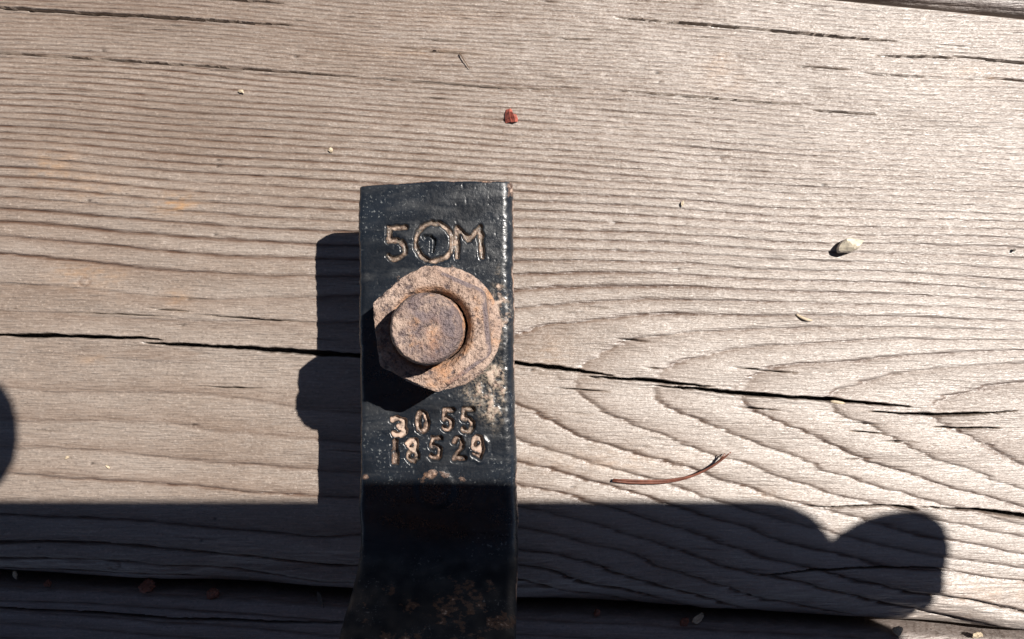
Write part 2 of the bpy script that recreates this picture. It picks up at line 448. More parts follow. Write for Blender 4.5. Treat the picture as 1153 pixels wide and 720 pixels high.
def build_board(name, ytop, ybot, xs, yrows_fn, detail, thick=150.0, seed=3, mat=None, parent=None, rtop=16., rbot=16., z0=0.0, ring_fn=None, cracks=(), period=9.0):
    """closed board: grid rows wrap round the edges and underside"""
    nx = len(xs)
    t = yrows_fn()                                       # 0..1 rows across the upper face
    yt = ytop(xs)[None, :]; yb = ybot(xs)[None, :]
    X = np.repeat(xs[None, :], len(t), 0)
    Y = yt + (yb - yt) * t[:, None]
    # rounded long edges
    jt = vnoise(X / 60, 0 * X, seed + 1) * 2.5 + vnoise(X / 9, 0 * X, seed + 2) * .8
    dt = Y - yt + jt * 0; db = yb - Y
    Z = np.full_like(X, z0)
    rt = rtop * (1 + .25 * vnoise(X / 130, 0 * X, seed + 3)); rb = rbot * (1 + .25 * vnoise(X / 130, 0 * X, seed + 4))
    u = np.clip(1 - dt / rt, 0, 1); Z -= rt * (1 - np.sqrt(np.clip(1 - u * u, 0, 1)))
    u = np.clip(1 - db / rb, 0, 1); Z -= rb * (1 - np.sqrt(np.clip(1 - u * u, 0, 1)))
    face = sstep(0, 6, dt) * sstep(0, 6, db)
    if ring_fn is not None: face = face * (1 + 2.2 * sstep(85, 25, db))
    # growth rings
    wob = vnoise(X / 60, Y / 9, seed + 5) * .5 + vnoise(X / 13, Y / 4, seed + 6) * .22
    if ring_fn is None:
        ph = (Y - .065 * X + 14 * vnoise(X / 500, Y / 90, seed + 7)) / period
        gp = np.full_like(X, 1 / period); sgn = np.full_like(X, 1.0)
    else:
        ph = ring_fn(X, Y)
        dphx = np.gradient(ph, axis=1) / np.gradient(X, axis=1); dphy = np.gradient(ph, axis=0) / np.gradient(Y, axis=0)
        gp = np.sqrt(dphx ** 2 + dphy ** 2) + 1e-6; sgn = np.where(dphy > 0, 1.0, -1.0)
        cross = np.abs(dphy) / gp
        dphy_s = np.clip(dphy / gp * 2.5, -1, 1)
    if ring_fn is not None:
        steep = np.clip(np.abs(dphx) / gp * 2.2, 0, 1)
        ph = ph + gp * steep * (2.0 * vnoise(X / 24, Y / 2.0, seed + 31) + 1.2 * vnoise(X / 9, Y / 1.5, seed + 32)) * np.clip(per_(gp) / 18, .3, 1.3)
    ph = ph + wob * gp * np.clip(1 / gp * .13, 1.3, 3.2)
    near = np.round(ph)
    d = (ph - near) / gp                                  # signed distance (units) to the nearest ring line, along +phase
    per = 1 / gp
    if ring_fn is not None: ds = d * dphy_s               # + below the line in the picture
    else: ds = d
    wid = np.clip(per * .12, .8, 1.9)
    inten = .80 + .30 * vnoise(near * 7.3, X / 260, seed + 8) + .22 * vnoise(X / 70, near * 3.1, seed + 9) + .22 * vnoise(X / 12, near * 5.7, seed + 19)
    base = sstep(2.5, 8, per)                             # dense rings fade together
    if ring_fn is not None:
        reg = np.ones_like(X)
        reg *= 1 - .75 * sstep(285, 330, Y) * sstep(560, 500, Y) * sstep(470, 300, X)     # worn flat part left of the bar
        reg *= 1 - .1 * sstep(640, 900, X) * sstep(340, 400, Y) * sstep(640, 560, Y)
        ends = 1 - .55 * sstep(.9, .3, cross)           # blunt tips of the cathedral arches stay faint
        reg = reg * ends
    else:
        reg = .8
    lineI = np.clip(inten, 0.08, 1.25) * (0.35 + .65 * base) * reg
    groove = np.exp(-(d / wid) ** 2)
    soft = np.exp(-np.abs(d) / (per * .2)) * .5
    ring = lineI * groove
    Z -= face * lineI * (groove * np.clip(per * .16, .6, 2.0))
    # shingled relief: surface climbs towards the line then drops
    fr = (ds / per)
    Z += face * np.clip(per * .07, .2, 1.9) * reg * np.where(fr > 0, 1 - 2 * fr, -(1 + 2 * fr)) * -0.55 * np.exp(-0 * fr)
    # crossgrain wear
    Z += face * (vnoise(X / 90, Y / 22, seed + 10) * 1.6 + vnoise(X / 26, Y / 5, seed + 11) * .4 + vnoise(X / 12, Y / 2.2, seed + 12) * .2)
    face = np.minimum(face, 1.0)
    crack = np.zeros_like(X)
    for pts, hw, dep in cracks:
        p = np.array(pts, dtype=float)
        yc = np.interp(xs, p[:, 0], p[:, 1]); al = (xs - p[0, 0]) / (p[-1, 0] - p[0, 0])
        inside = (al > 0) & (al < 1)
        if not inside.any(): continue
        ci = np.where(inside)[0]; c0, c1 = ci[0], ci[-1] + 1
        a = al[c0:c1]; L = p[-1, 0] - p[0, 0]
        tap = np.clip(np.minimum(a, 1 - a) * L / min(90., L * .45), 0, 1) ** .6
        w = hw * tap * (1 + (.32 if hw > 2 else .14) * vnoise(xs[c0:c1] / 26, 0 * a + hw * 37, 91))
        cy = yc[c0:c1] + vnoise(xs[c0:c1] / 20, 0 * a + p[0, 1], 92) * hw * .22 + vnoise(xs[c0:c1] / 7, 0 * a + p[0, 1], 93) * hw * .2 + vnoise(xs[c0:c1] / 3.5, 0 * a + p[0, 1], 94) * hw * .12
        w = w * (.78 if hw < 2 else .9)
        dd = np.abs(Y[:, c0:c1] - cy[None, :]) / np.maximum(w[None, :], .85)
        prof = sstep(1.25, .5, dd) * np.clip(w / .72, 0, 1)[None, :]
        Z[:, c0:c1] -= dep * prof * (tap[None, :] ** .5)
        lip = np.exp(-((dd - 1.8) / .8) ** 2) * np.minimum(hw * .25, .6) * face[:, c0:c1]
        Z[:, c0:c1] += lip
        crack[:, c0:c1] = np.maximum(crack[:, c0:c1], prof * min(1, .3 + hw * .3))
    stain = np.zeros_like(X); tone = .5 * fbm(X / 150, Y / 30, seed + 13, 3)
    if ring_fn is not None:
        for sx, sy, rx, ry, a in [(197, 229, 26, 12, .75), (197, 240, 9, 3, .7), (60, 188, 30, 26, .38), (110, 210, 40, 16, .3), (52, 180, 14, 10, .35), (105, 405, 16, 5, .35), (810, 75, 20, 22, .28), (820, 92, 30, 14, .22),
                                  (95, 310, 40, 16, .35), (135, 308, 10, 8, .4), (200, 335, 14, 12, .35), (1100, 85, 50, 12, .28), (1120, 668, 60, 14, .3), (1050, 660, 40, 10, .25), (690, 520, 90, 14, .22), (620, 400, 26, 18, .2), (470, 60, 70, 6, .25), (870, 560, 30, 10, .25), (520, 20, 80, 10, .12)]:
            q = ((X - sx) / rx) ** 2 + ((Y - sy) / ry) ** 2
            stain = np.maximum(stain, a * .95 * np.exp(-q) * np.clip(.6 + .7 * vnoise(X / 16, Y / 2.6, seed + 14) + .6 * vnoise(X / 5, Y / 4, seed + 15), 0, 1.4))
        # two small knots
        for sx, sy, r in ((95, 318, 5.5), (127, 637, 7.0)):
            rr = np.sqrt((X - sx) ** 2 + ((Y - sy) * 1.25) ** 2)
            k = np.exp(-((rr - r) / 1.4) ** 2); Z -= 1.6 * k; ring = np.maximum(ring, k * .7)
        tone = tone + .35 * sstep(100, 20, Y) * sstep(500, 100, X) + .25 * sstep(60, 0, np.abs(Y - 140)) * sstep(600, 0, X)
        tone = tone - .5 * sstep(300, 420, Y) * sstep(560, 700, X)
        # pits and tiny holes
        rg = random.Random(11)
        for _ in range(45):
            sx = rg.uniform(0, 1153); sy = rg.uniform(20, 640); r = rg.uniform(.9, 2.0)
            j0 = np.searchsorted(xs, sx - 8); j1 = np.searchsorted(xs, sx + 8)
            q = np.exp(-(((X[:, j0:j1] - sx) / (r * 1.7)) ** 2 + ((Y[:, j0:j1] - sy) / r) ** 2))
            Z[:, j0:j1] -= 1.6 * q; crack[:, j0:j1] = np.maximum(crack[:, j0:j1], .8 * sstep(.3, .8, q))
    lf = ph - np.floor(ph)
    late = .50 * np.clip(lf ** 1.8 * 1.2, 0, 1) * sstep(1.0, .95, lf) + .3 * np.exp(-lf / .05) * np.clip(inten + .25 * vnoise(X / 40, Y / 6, seed + 33), .2, 1.2) * sstep(5, 16, per) * (reg if ring_fn is not None else .6)
    ring = np.clip(ring + soft * lineI * .55, 0, 1)
    # sides and underside
    zb = z0 - thick
    top0 = np.stack([xs, yt[0], np.full(nx, zb)], -1); top1 = np.stack([xs, yt[0], np.full(nx, (z0 - rtop + zb) / 2)], -1)
    bot1 = np.stack([xs, yb[0], np.full(nx, (z0 - rbot + zb) / 2)], -1); bot0 = np.stack([xs, yb[0], np.full(nx, zb)], -1)
    V = np.concatenate([top0[None], top1[None], np.stack([X, Y, Z], -1), bot1[None], bot0[None]], 0)
    nr = V.shape[0]
    pad = lambda A: np.concatenate([np.zeros((2, nx)), A, np.zeros((2, nx))], 0)
    W = np.empty((nr * nx, 3)); Vf = V.reshape(-1, 3)
    W[:, 0] = Vf[:, 0] - 576.5; W[:, 1] = 360 - Vf[:, 1]; W[:, 2] = Vf[:, 2]
    F = grid_faces(nr, nx)[:, ::-1]
    last = (nr - 1) * nx
    under = np.stack([np.arange(nx - 1), np.arange(1, nx), last + np.arange(1, nx), last + np.arange(nx - 1)], -1)
    F = np.concatenate([F, under], 0)
    capL = [r * nx for r in range(nr)]; capR = [r * nx + nx - 1 for r in range(nr)][::-1]
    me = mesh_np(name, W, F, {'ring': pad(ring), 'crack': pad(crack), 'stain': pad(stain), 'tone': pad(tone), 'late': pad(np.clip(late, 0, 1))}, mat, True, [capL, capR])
    return link(name, me, parent)


def per_(g): return 1 / g


def xcoords(step):
    return np.unique(np.concatenate([np.linspace(-1000, -40, 14), np.arange(-40, 1200, step), np.linspace(1200, 2150, 14)]))


deck = empty('deck')
tag(deck, 'weathered grey brown deck of softwood boards', None, None, 'structure')
E_TOP = board_edges([(-1000, -160), (0, -84), (930, -2), (1153, 20), (2150, 110)])
E_BOT = board_edges([(-1000, 596), (0, 654), (200, 663), (400, 675), (583, 686), (860, 702), (1020, 713), (1153, 719), (2150, 784)])


def rows_main():
    # denser rows over the part in view
    a = np.linspace(0, 14, 22); b_ = np.arange(15, 60, 3.0); c = np.arange(60, 735, 1.02); d_ = np.arange(735, 748.01, .8)
    t = np.concatenate([a, b_, c, d_]); return t / t[-1]


def rows_main_px():
    t = np.concatenate([np.linspace(0, 12, 16) ** 1.0, np.arange(13, 722, 1.0), 721 + 14 * (1 - (1 - np.linspace(0.07, 1, 20)) ** 1.3)])
    return t / t[-1]


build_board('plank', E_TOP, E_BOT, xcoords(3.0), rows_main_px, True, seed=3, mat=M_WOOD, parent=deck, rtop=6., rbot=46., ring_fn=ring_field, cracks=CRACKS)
GAPT = 3.5
up_bot = lambda x: E_TOP(x) - GAPT
up_top = lambda x: E_TOP(x) - GAPT - 700
build_board('plank', up_top, up_bot, xcoords(5.0), lambda: np.concatenate([np.linspace(0, .88, 60), np.linspace(.882, .97, 60), np.linspace(.9708, 1, 34)]), True, seed=43, mat=M_WOOD_B, parent=deck, rtop=12., rbot=26., z0=5.0, period=9.0)
lo_top = lambda x: E_BOT(x) + 9 - 2 * np.clip(x / 1153, 0, 1)
lo_bot = lambda x: lo_top(x) + 700
LOC = [([(-60, 685), (0, 688), (100, 694), (200, 700), (300, 704), (390, 705)], 1.8, 16)]
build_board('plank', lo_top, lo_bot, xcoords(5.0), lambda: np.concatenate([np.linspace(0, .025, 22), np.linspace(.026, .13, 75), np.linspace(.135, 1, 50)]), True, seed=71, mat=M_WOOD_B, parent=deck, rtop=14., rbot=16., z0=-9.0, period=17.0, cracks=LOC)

# dark soil below the deck, seen only down the gaps
gme = bpy.data.meshes.new('ground')
bmg = bmesh.new(); bmesh.ops.create_grid(bmg, x_segments=24, y_segments=24, size=0.6)
for v in bmg.verts: v.co.z = random.uniform(-.003, .003)
bmg.to_mesh(gme); bmg.free()
gme.materials.append(plain('damp_soil', (0.05, 0.038, 0.03), .9, .5, 30, 3))
g = link('ground', gme); g.location = (0, 0, -420 * K); tag(g, 'dark soil under the deck boards', None, None, 'structure')

# ================================================================== THE STEEL BRACKET
bracket = empty('steel_bracket', (-71.5, -8, 0))
tag(bracket, 'black painted steel strap bracket with stamped numbers and a rusty nut and bolt', 'bracket')
BO = np.array([-71.5, -8.0, 0.0])


def strap_mesh():
    # path in the (down the picture, height) plane
    pts = []; y0, z0, y1, z1 = -134.0, 115.5, 196.0, 112.0
    L1 = math.hypot(y1 - y0, z1 - z0); s = 0.0; dirx, dirz = (y1 - y0) / L1, (z1 - z0) / L1
    ss = np.concatenate([np.array([0, .6, 1.5, 2.6]), np.arange(3.4, L1, .85)])
    P = [(y0 + dirx * q, z0 + dirz * q) for q in ss]; N = [(-dirz, dirx)] * len(ss)     # normal in (y,z): up
    R = 62.0; ang0 = math.atan2(dirz, dirx); turn = math.radians(71)
    cy, cz = P[-1][0] - dirz * R, P[-1][1] + dirx * R
    for a in np.linspace(0, 1, 60)[1:]:
        th = ang0 + turn * a
        P.append((cy + R * math.sin(th), cz - R * math.cos(th))); N.append((-math.sin(th), math.cos(th)))
    e = (math.cos(ang0 + turn), math.sin(ang0 + turn))
    for q in np.arange(3, 400, 3.0):
        P.append((P[60 + len(ss) - 2][0] + e[0] * q, P[60 + len(ss) - 2][1] + e[1] * q)); N.append((-e[1], e[0]))
    P = np.array(P); N = np.array(N)
    sl = np.r_[0, np.cumsum(np.hypot(*np.diff(P, axis=0).T))]
    nr = len(P)
    TH = 30.0
    # cross-section
    rL, rR = 6.0, 11.0
    topx = np.linspace(0, 1, 176)
    def section(W):
        xs_, ns_, top = [], [], []
        aL = np.linspace(180, 90, 8)[:-1]; aR = np.linspace(90, 0, 15)[1:]
        for a in aL: xs_.append(rL + rL * math.cos(math.radians(a))); ns_.append(-rL + rL * math.sin(math.radians(a))); top.append(.5)
        for q in topx: xs_.append(rL + (W - rL - rR) * q); ns_.append(0.0); top.append(1)
        for a in aR: xs_.append(W - rR + rR * math.cos(math.radians(a))); ns_.append(-rR + rR * math.sin(math.radians(a))); top.append(.5)
        for q in np.linspace(0, 1, 5)[1:-1]: xs_.append(W); ns_.append(-rR - (TH - rR - 4) * q); top.append(0)
        for q in np.linspace(0, 1, 6): xs_.append(W - 4 - (W - 8) * q); ns_.append(-TH); top.append(0)
        for q in np.linspace(0, 1, 5)[1:-1]: xs_.append(0); ns_.append(-TH + 4 + (TH - rL - 4) * q); top.append(0)
        return np.array(xs_), np.array(ns_), np.array(top)
    xl = np.interp(sl, [0, 330, 450, 600], [-150.5, -150.0, -150.5, -151]); xr = np.interp(sl, [0, 330, 450, 600], [.5, 5.5, 4.0, 4.0])
    xl = xl + .5 * vnoise(sl / 6, 0 * sl, 15) + 1.1 * vnoise(sl / 45, 0 * sl, 5) * sstep(0, 20, sl); xr = xr + .5 * vnoise(sl / 5, 0 * sl, 16) + .9 * vnoise(sl / 30, 0 * sl, 6)
    secs = [section(b_ - a_) for a_, b_ in zip(xl, xr)]
    SX = np.array([q[0] for q in secs]) + xl[:, None]; SN = np.array([q[1] for q in secs]); TOP = np.repeat(secs[0][2][None], nr, 0)
    # rounded cut end
    endr = 3.0
    ins = np.where(sl < endr, endr - np.sqrt(np.clip(endr ** 2 - (endr - sl) ** 2, 0, None)), 0)
    mid = -TH / 2
    SN = mid + (SN - mid) * (1 - ins / (TH / 2))[:, None]
    xm = ((xl + xr) / 2)[:, None]; SX = xm + (SX - xm) * (1 - ins / 75)[:, None]
    uu = (SX - xl[:, None]) / (xr - xl)[:, None]
    # slight crown across the width
    SN = SN + (TOP > .4) * 3.0 * (1 - (2 * uu - 1) ** 2) - (TOP > .4) * 1.0
    # cut end not quite square
    dy = (2.5 - 4.5 * sstep(0, .55, uu) + .6 * vnoise(uu * 9, 0 * uu, 8)) * np.exp(-sl / 60)[:, None]
    Yd = P[:, 0][:, None] + N[:, 0][:, None] * SN + dy
    Zd = P[:, 1][:, None] + N[:, 1][:, None] * SN
    # picture coordinates of the face, for the stamps and wear
    f = 1 / (1 - Zd / DCAM); PX = 576.5 + SX * f; PY = 360 + Yd * f
    ontop = TOP > .4

    SPX = PX + 1.1 * vnoise(PX / 5, PY / 5, 61) + .5 * vnoise(PX / 2.2, PY / 2.2, 62); SPY = PY + 1.1 * vnoise(PX / 5, PY / 5, 63) + .5 * vnoise(PX / 2.2, PY / 2.2, 64)

    def stroke(pts, hw):
        PX, PY = SPX, SPY
        best = np.full(PX.shape, 1e9)
        for (ax, ay), (bx, by) in zip(pts[:-1], pts[1:]):
            vx, vy = bx - ax, by - ay; q = np.clip(((PX - ax) * vx + (PY - ay) * vy) / (vx * vx + vy * vy + 1e-9), 0, 1)
            best = np.minimum(best, np.hypot(PX - ax - vx * q, PY - ay - vy * q))
        return best / hw

    def oval(cx, cy, rx, ry, a0=0, a1=360, n=26):
        return [(cx + rx * math.cos(math.radians(a)), cy + ry * math.sin(math.radians(a))) for a in np.linspace(a0, a1, n)]

    five = lambda x, y, w, h: [(x + w * .95, y), (x + w * .12, y + .02 * h), (x + w * .08, y + h * .42)] + [(x + w * (.42 + .5 * math.cos(math.radians(a))), y + h * (.70 + .30 * math.sin(math.radians(a)))) for a in np.linspace(-125, 140, 12)]
    big = [five(436.5, 256, 21, 36), oval(488.8, 272.6, 21, 21.5), [(478, 267.5), (484, 267.0), (488, 270), (487.5, 277), (486, 285)], [(515, 290), (513.7, 256.5), (528, 270), (540.5, 256), (542.5, 289)]]
    row1 = [([(442, 473.5), (448, 471), (454.5, 474), (454, 478.5), (448.5, 480.5), (455, 483.5), (456, 487.5), (450, 490.5), (443, 489)], 2.5),
            (oval(474.8, 475.5, 5.2, 10.5), 2.9), (five(498.5, 462, 11, 22), 2.4), (five(521, 461.5, 12, 25), 2.6)]
    row2 = [([(444, 497.5), (444.5, 521)], 3.3), (oval(464.3, 501, 4.6, 5.4), 2.6), (oval(464.5, 513.2, 5.2, 6.2), 2.6), (five(485, 494, 11.5, 22), 2.5),
            ([(511.5, 497.5), (514, 494), (518.5, 494), (520.5, 499), (518.5, 506), (512.5, 513), (511.5, 516.5), (522, 516.5)], 2.5), (oval(537.8, 499.5, 5.2, 6.5), 2.5), ([(543, 500), (543, 508), (539.5, 514.5), (534.5, 512)], 2.5)]
    disp = np.zeros_like(PX); rust = np.zeros_like(PX); dust = np.zeros_like(PX)
    for pts_ in big:
        d_ = stroke(pts_, 3.5 if len(pts_) != 5 or pts_[0][0] > 500 else 2.6)
        disp = np.minimum(disp, -4.2 * sstep(1.35, .35, d_)); disp += 1.8 * np.exp(-((d_ - 2.0) / .6) ** 2)
        if pts_[0][0] != 478: rust = np.maximum(rust, .47 * sstep(1.1, .6, d_)); dust = np.maximum(dust, .38 * sstep(1.1, .5, d_))
    for rowi, row in enumerate((row1, row2)):
        for k_, (pts_, hw) in enumerate(row):
            d_ = stroke(pts_, hw * 1.22)
            disp = np.minimum(disp, -6.0 * sstep(1.45, .4, d_)); disp += 1.0 * np.exp(-((d_ - 2.0) / .7) ** 2)
            rust = np.maximum(rust, (.50 + .40 * ((k_ * 5 + rowi * 3) % 4 == 0)) * sstep(1.15, .7, d_)); dust = np.maximum(dust, (.12 + .3 * ((k_ + rowi) % 3 == 0)) * sstep(1.0, .4, d_))
    # round raised stamp low on the face
    rr = np.hypot(PX - 490, (PY - 550)); disp += 1.1 * sstep(26, 17, rr) - .8 * sstep(17, 10, rr)
    rust = np.maximum(rust, (.40 + .25 * vnoise(PX / 5, PY / 5, 71)) * np.exp(-((rr - 17) / 7.0) ** 2) * sstep(549, 540, PY)); rust = np.maximum(rust, .55 * np.exp(-(((PX - 521) / 6) ** 2 + ((PY - 539) / 5) ** 2)))
    # scale and flaked paint round the nut
    rn = np.hypot(PX - 490, PY - 376)
    rust = np.maximum(rust, (.40 * sstep(82, 66, rn + 9 * fbm(PX / 12, PY / 12, 31)) * sstep(400, 330, PY)))
    rag = fbm(PX / 7, PY / 7, 33, 3)
    flake = sstep(50, 20, np.abs(PX - 556) + .9 * np.abs(PY - 442)) * sstep(573, 566, PX)
    rust = np.maximum(rust, np.clip(flake * (.36 + .7 * rag), 0, .6)); dust = np.maximum(dust, np.clip(flake * (.55 + .9 * rag), 0, .9))
    disp += flake * rag * .9
    flake2 = sstep(34, 10, np.abs(PX - 562) * 1.5 + .5 * np.abs(PY - 352)); rust = np.maximum(rust, flake2 * (.4 + .6 * rag)); dust = np.maximum(dust, np.clip(flake2 * (.2 + .9 * rag), 0, .7))
    # rubbed edges and corners
    rust = np.maximum(rust, .6 * np.exp(-(((PX - 577) / 8) ** 2 + ((PY - 212) / 14) ** 2)))
    er = sstep(2.2, .2, xr[:, None] - SX) * sstep(-.6, .4, vnoise(PX * 0, sl[:, None] / 30 + 0 * PX, 44)); rust = np.maximum(rust, .62 * er)
    rust = np.maximum(rust, .6 * np.exp(-sl / 2.0)[:, None] * sstep(-.3, .4, vnoise(PX / 16, 0 * PX, 45)))
    rust = np.maximum(rust, .52 * sstep(2.2, .3, SX - xl[:, None]) * sstep(-.3, .5, vnoise(0 * PX, sl[:, None] / 36 + 0 * PX, 46)))
    rust = np.maximum(rust, .42 * np.exp(-(((PX - 412) / 12) ** 2 + ((PY - 537) / 4) ** 2)))
    # rusted upstand
    up = sstep(640, 672, PY + 16 * fbm(PX / 22, PY / 22, 47)); rust = np.maximum(rust, up * (.24 + .45 * fbm(PX / 20, PY / 20, 48)))
    rust = np.where(ontop, rust, np.where(TOP > 0, rust, np.maximum(rust * .6, .35 + .4 * fbm(SX / 20, sl[:, None] / 25 + 0 * SX, 49))))
    grime = sstep(575, 655, PY + 14 * fbm(PX / 25, PY / 25, 81)) * (.8 + .2 * vnoise(PX / 9, PY / 9, 82))
    # pitted surface
    pit = vnoise(SX / 3.2, sl[:, None] / 3.2 + 0 * SX, 51); disp += -.3 * sstep(.62, .98, pit) + .12 * fbm(SX / 9, sl[:, None] / 9 + 0 * SX, 52) + .8 * vnoise(SX / 42, sl[:, None] / 42 + 0 * SX, 53)
    disp += 1.6 * sstep(15, 3, xr[:, None] - SX) * vnoise(SX / 5, sl[:, None] / 3.4 + 0 * SX, 54) * .16
    disp = np.where(ontop, disp, .3 * disp)
    NN_y = N[:, 0][:, None]; NN_z = N[:, 1][:, None]
    Yd = Yd + NN_y * disp; Zd = Zd + NN_z * disp
    nc = SX.shape[1]
    V = np.stack([SX, -Yd, Zd], -1).reshape(-1, 3) - BO
    F = grid_faces(nr, nc, True)
    cap0 = list(range(nc)); cap1 = [(nr - 1) * nc + i for i in range(nc)][::-1]
    return mesh_np('strap', V, F, {'rust': rust, 'dust': dust, 'grime': grime}, M_BAR, True, [cap0, cap1])


strap = link('strap', strap_mesh(), bracket)


def lathe(name, prof, n, mat, rad=None, jitter=0.0, seed=1, close=True, wear=None):
    """prof: list (r, z) bottom to top; rad(theta, r, z)->(r, z) optional shaping"""
    th = np.linspace(0, 2 * math.pi, n, endpoint=False)
    prof = np.array(prof, float)
    R = np.repeat(prof[:, :1], n, 1); Z = np.repeat(prof[:, 1:], n, 1); T = np.repeat(th[None], len(prof), 0)
    if rad is not None: R, Z = rad(T, R, Z)
    if jitter:
        Xn = R * np.cos(T); Yn = R * np.sin(T)
        j = fbm((Xn + Z * .7) / 9, (Yn - Z * .6) / 9, seed) + .6 * vnoise((Xn + Z) / 3.4, (Yn + Z) / 3.4, seed + 5)
        k = np.clip(R / 6, 0, 1)
        R = R + jitter * j * k; Z = Z + jitter * j * .8
    at = wear(R * np.cos(T), R * np.sin(T), R, Z) if wear else None
    V = np.stack([R * np.cos(T), R * np.sin(T), Z], -1).reshape(-1, 3)
    F = grid_faces(len(prof), n, True)
    ex = [list(range(n))[::-1], [(len(prof) - 1) * n + i for i in range(n)]] if close else None
    return mesh_np(name, V, F, at, mat, True, ex)


HEXA = math.radians(-84)      # one corner points down the picture
APO = 57.0 * math.cos(math.radians(30))


def hexr(T):
    a = (T - HEXA + math.radians(30)) % math.radians(60) - math.radians(30)
    return a


def hex_shape(ztop, rtop_circle, R0=57.0, zbot=None):
    def f(T, R, Z):
        a = (T - HEXA) % math.radians(60) - math.radians(30)
        hx = APO / np.cos(a) * (R0 / 57.0)
        hx = hx - 1.0 * sstep(.86, 1.0, np.abs(a) / math.radians(30))
        Rn = np.where(R >= 100, hx, R)                       # rows marked 100+ follow the hexagon
        over = np.clip(Rn - rtop_circle, 0, None) * .95
        Zt = ztop - over
        Zn = np.where(R >= 100, np.minimum(Z, Zt), Z)
        return Rn, Zn
    return f


def nut_wear(x, y, r, z):
    side = sstep(-10, 30, x)
    a = (np.arctan2(y, x) - HEXA) % math.radians(60) - math.radians(30)
    hx = APO / np.cos(a) * 58 / 57
    ridge = np.exp(-((r - hx + 1.5) / 3.0) ** 2) * (z > 168)
    w = ridge * (.25 + .55 * side) + .35 * (z < 176) * (z > 124)
    o = .6 * np.exp(-(((x - 12) / 16) ** 2 + ((y + 42) / 9) ** 2)) + .6 * np.exp(-((r - 35) / 2.5) ** 2) + .5 * (z < 140)
    return {'wear': w, 'orange': np.clip(o, 0, .85)}


def bolt_wear(x, y, r, z):
    top = z > 214
    w = top * (.62 * np.exp(-(((x + 2) / 16) ** 2 + ((y - 12) / 13) ** 2)) + .55 * np.exp(-(((x - 20) / 7) ** 2 + ((y - 6) / 18) ** 2)) + .35 * fbm(x / 9, y / 9, 77))
    o = top * (.55 * np.exp(-(((x - 7) / 6) ** 2 + ((y + 6) / 13) ** 2))) + .5 * (~top) * (z > 150)
    return {'wear': w, 'orange': np.clip(o, 0, .8)}


nutprof = [(33, 119), (50, 118.5)] + [(100, z) for z in np.linspace(119, 186, 36)] + [(r, 186.0) for r in np.linspace(49.8, 39, 9)] + [(37.5, 185.2), (35, 182), (33, 179), (31.5, 174)]
nut = link('nut', lathe('nut', nutprof, 260, M_RUST, hex_shape(186, 52.5, 58.0), .6, 21, close=False, wear=nut_wear), bracket)
washprof = [(33, 111)] + [(59, 111)] + [(61, 112), (61.3, 114), (60.5, 116.5), (58.5, 117.5), (50, 118), (33, 118)]
washer = link('washer', lathe('washer', washprof, 180, M_RUST, None, .7, 33, close=False), bracket)
bp = []
# head rests on the boards, shank runs up through strap, washer and nut
bp += [(18, 1.5), (44, 1.5), (48, 3), (48, 34), (44, 38), (31, 38)]
for z in np.arange(42, 209, 1.6):
    bp.append((30.2 + (1.0 * math.cos(2 * math.pi * z / 10.0)), z))
bp += [(31.0, 210), (31.0, 212), (30.2, 215), (29.3, 218), (28.6, 220.3), (27.6, 221.4)] + [(r, 221.6 - .9 * ((27 - r) / 27) ** .5) for r in np.linspace(26.5, .5, 16)]
bp = [(r_, z_ + 4 if z_ > 190 else z_) for r_, z_ in bp]
bolt = link('bolt', lathe('bolt', bp, 150, M_BOLT, None, .8, 41, wear=bolt_wear), bracket)
bolt.location.x = -1.5 * K

# ================================================================== LOOSE BITS ON THE BOARDS
def wpos(px, py, z=0.0):
    return ((px - 576.5), (360 - py), z)


def tube_obj(name, pts, rads, mat, n=8, flat=1.0):
    P = np.array(pts, float); T = np.gradient(P, axis=0); T /= np.linalg.norm(T, axis=1)[:, None]
    up = np.array([0, 0, 1.0]); A = np.cross(T, up); A /= np.linalg.norm(A, axis=1)[:, None]; B = np.cross(A, T)
    th = np.linspace(0, 2 * math.pi, n, endpoint=False); r = np.array(rads)[:, None, None]
    V = P[:, None] + r * (A[:, None] * np.cos(th)[None, :, None] + flat * B[:, None] * np.sin(th)[None, :, None])
    nr = len(P)
    return mesh_np(name, V.reshape(-1, 3), grid_faces(nr, n, True), None, mat, True, [list(range(n))[::-1], [(nr - 1) * n + i for i in range(n)]])


def spline(pts, n):
    pts = np.array(pts, float); t = np.r_[0, np.cumsum(np.linalg.norm(np.diff(pts, axis=0), axis=1))]; q = np.linspace(0, t[-1], n)
    out = np.stack([np.interp(q, t, pts[:, i]) for i in range(3)], -1)
    for _ in range(3): out[1:-1] = .25 * out[:-2] + .5 * out[1:-1] + .25 * out[2:]
    return out


M_NEEDLE = plain('brown_needle', (0.115, 0.042, 0.026), .35, .35, 9, .3)
need = empty('pine_needle', wpos(755, 540)); tag(need, 'curved reddish brown pine needle lying on the sunlit board right of the bracket', 'needle')
o0 = np.array(wpos(755, 540))
for k, pts in enumerate([[(689, 541, 4), (712, 543.3, 4.2), (745, 543, 4.6), (772, 538, 5), (795, 528, 6), (809, 518, 7), (814, 509.5, 9)], [(690, 539.2, 4.5), (715, 540.6, 5), (748, 540.8, 5.2), (778, 535.5, 6.5), (799, 525, 8), (812, 515, 9), (820, 507.5, 11)]]):
    S = spline([np.array(wpos(*p)) - o0 for p in pts], 26)
    q = np.linspace(0, 1, 26); rad = 1.5 * (.75 + .25 * np.sin(q * math.pi)) * np.where(q > .93, .7, 1)
    link('leaflet', tube_obj('leaflet', S, rad, M_NEEDLE, 8, .75), need)


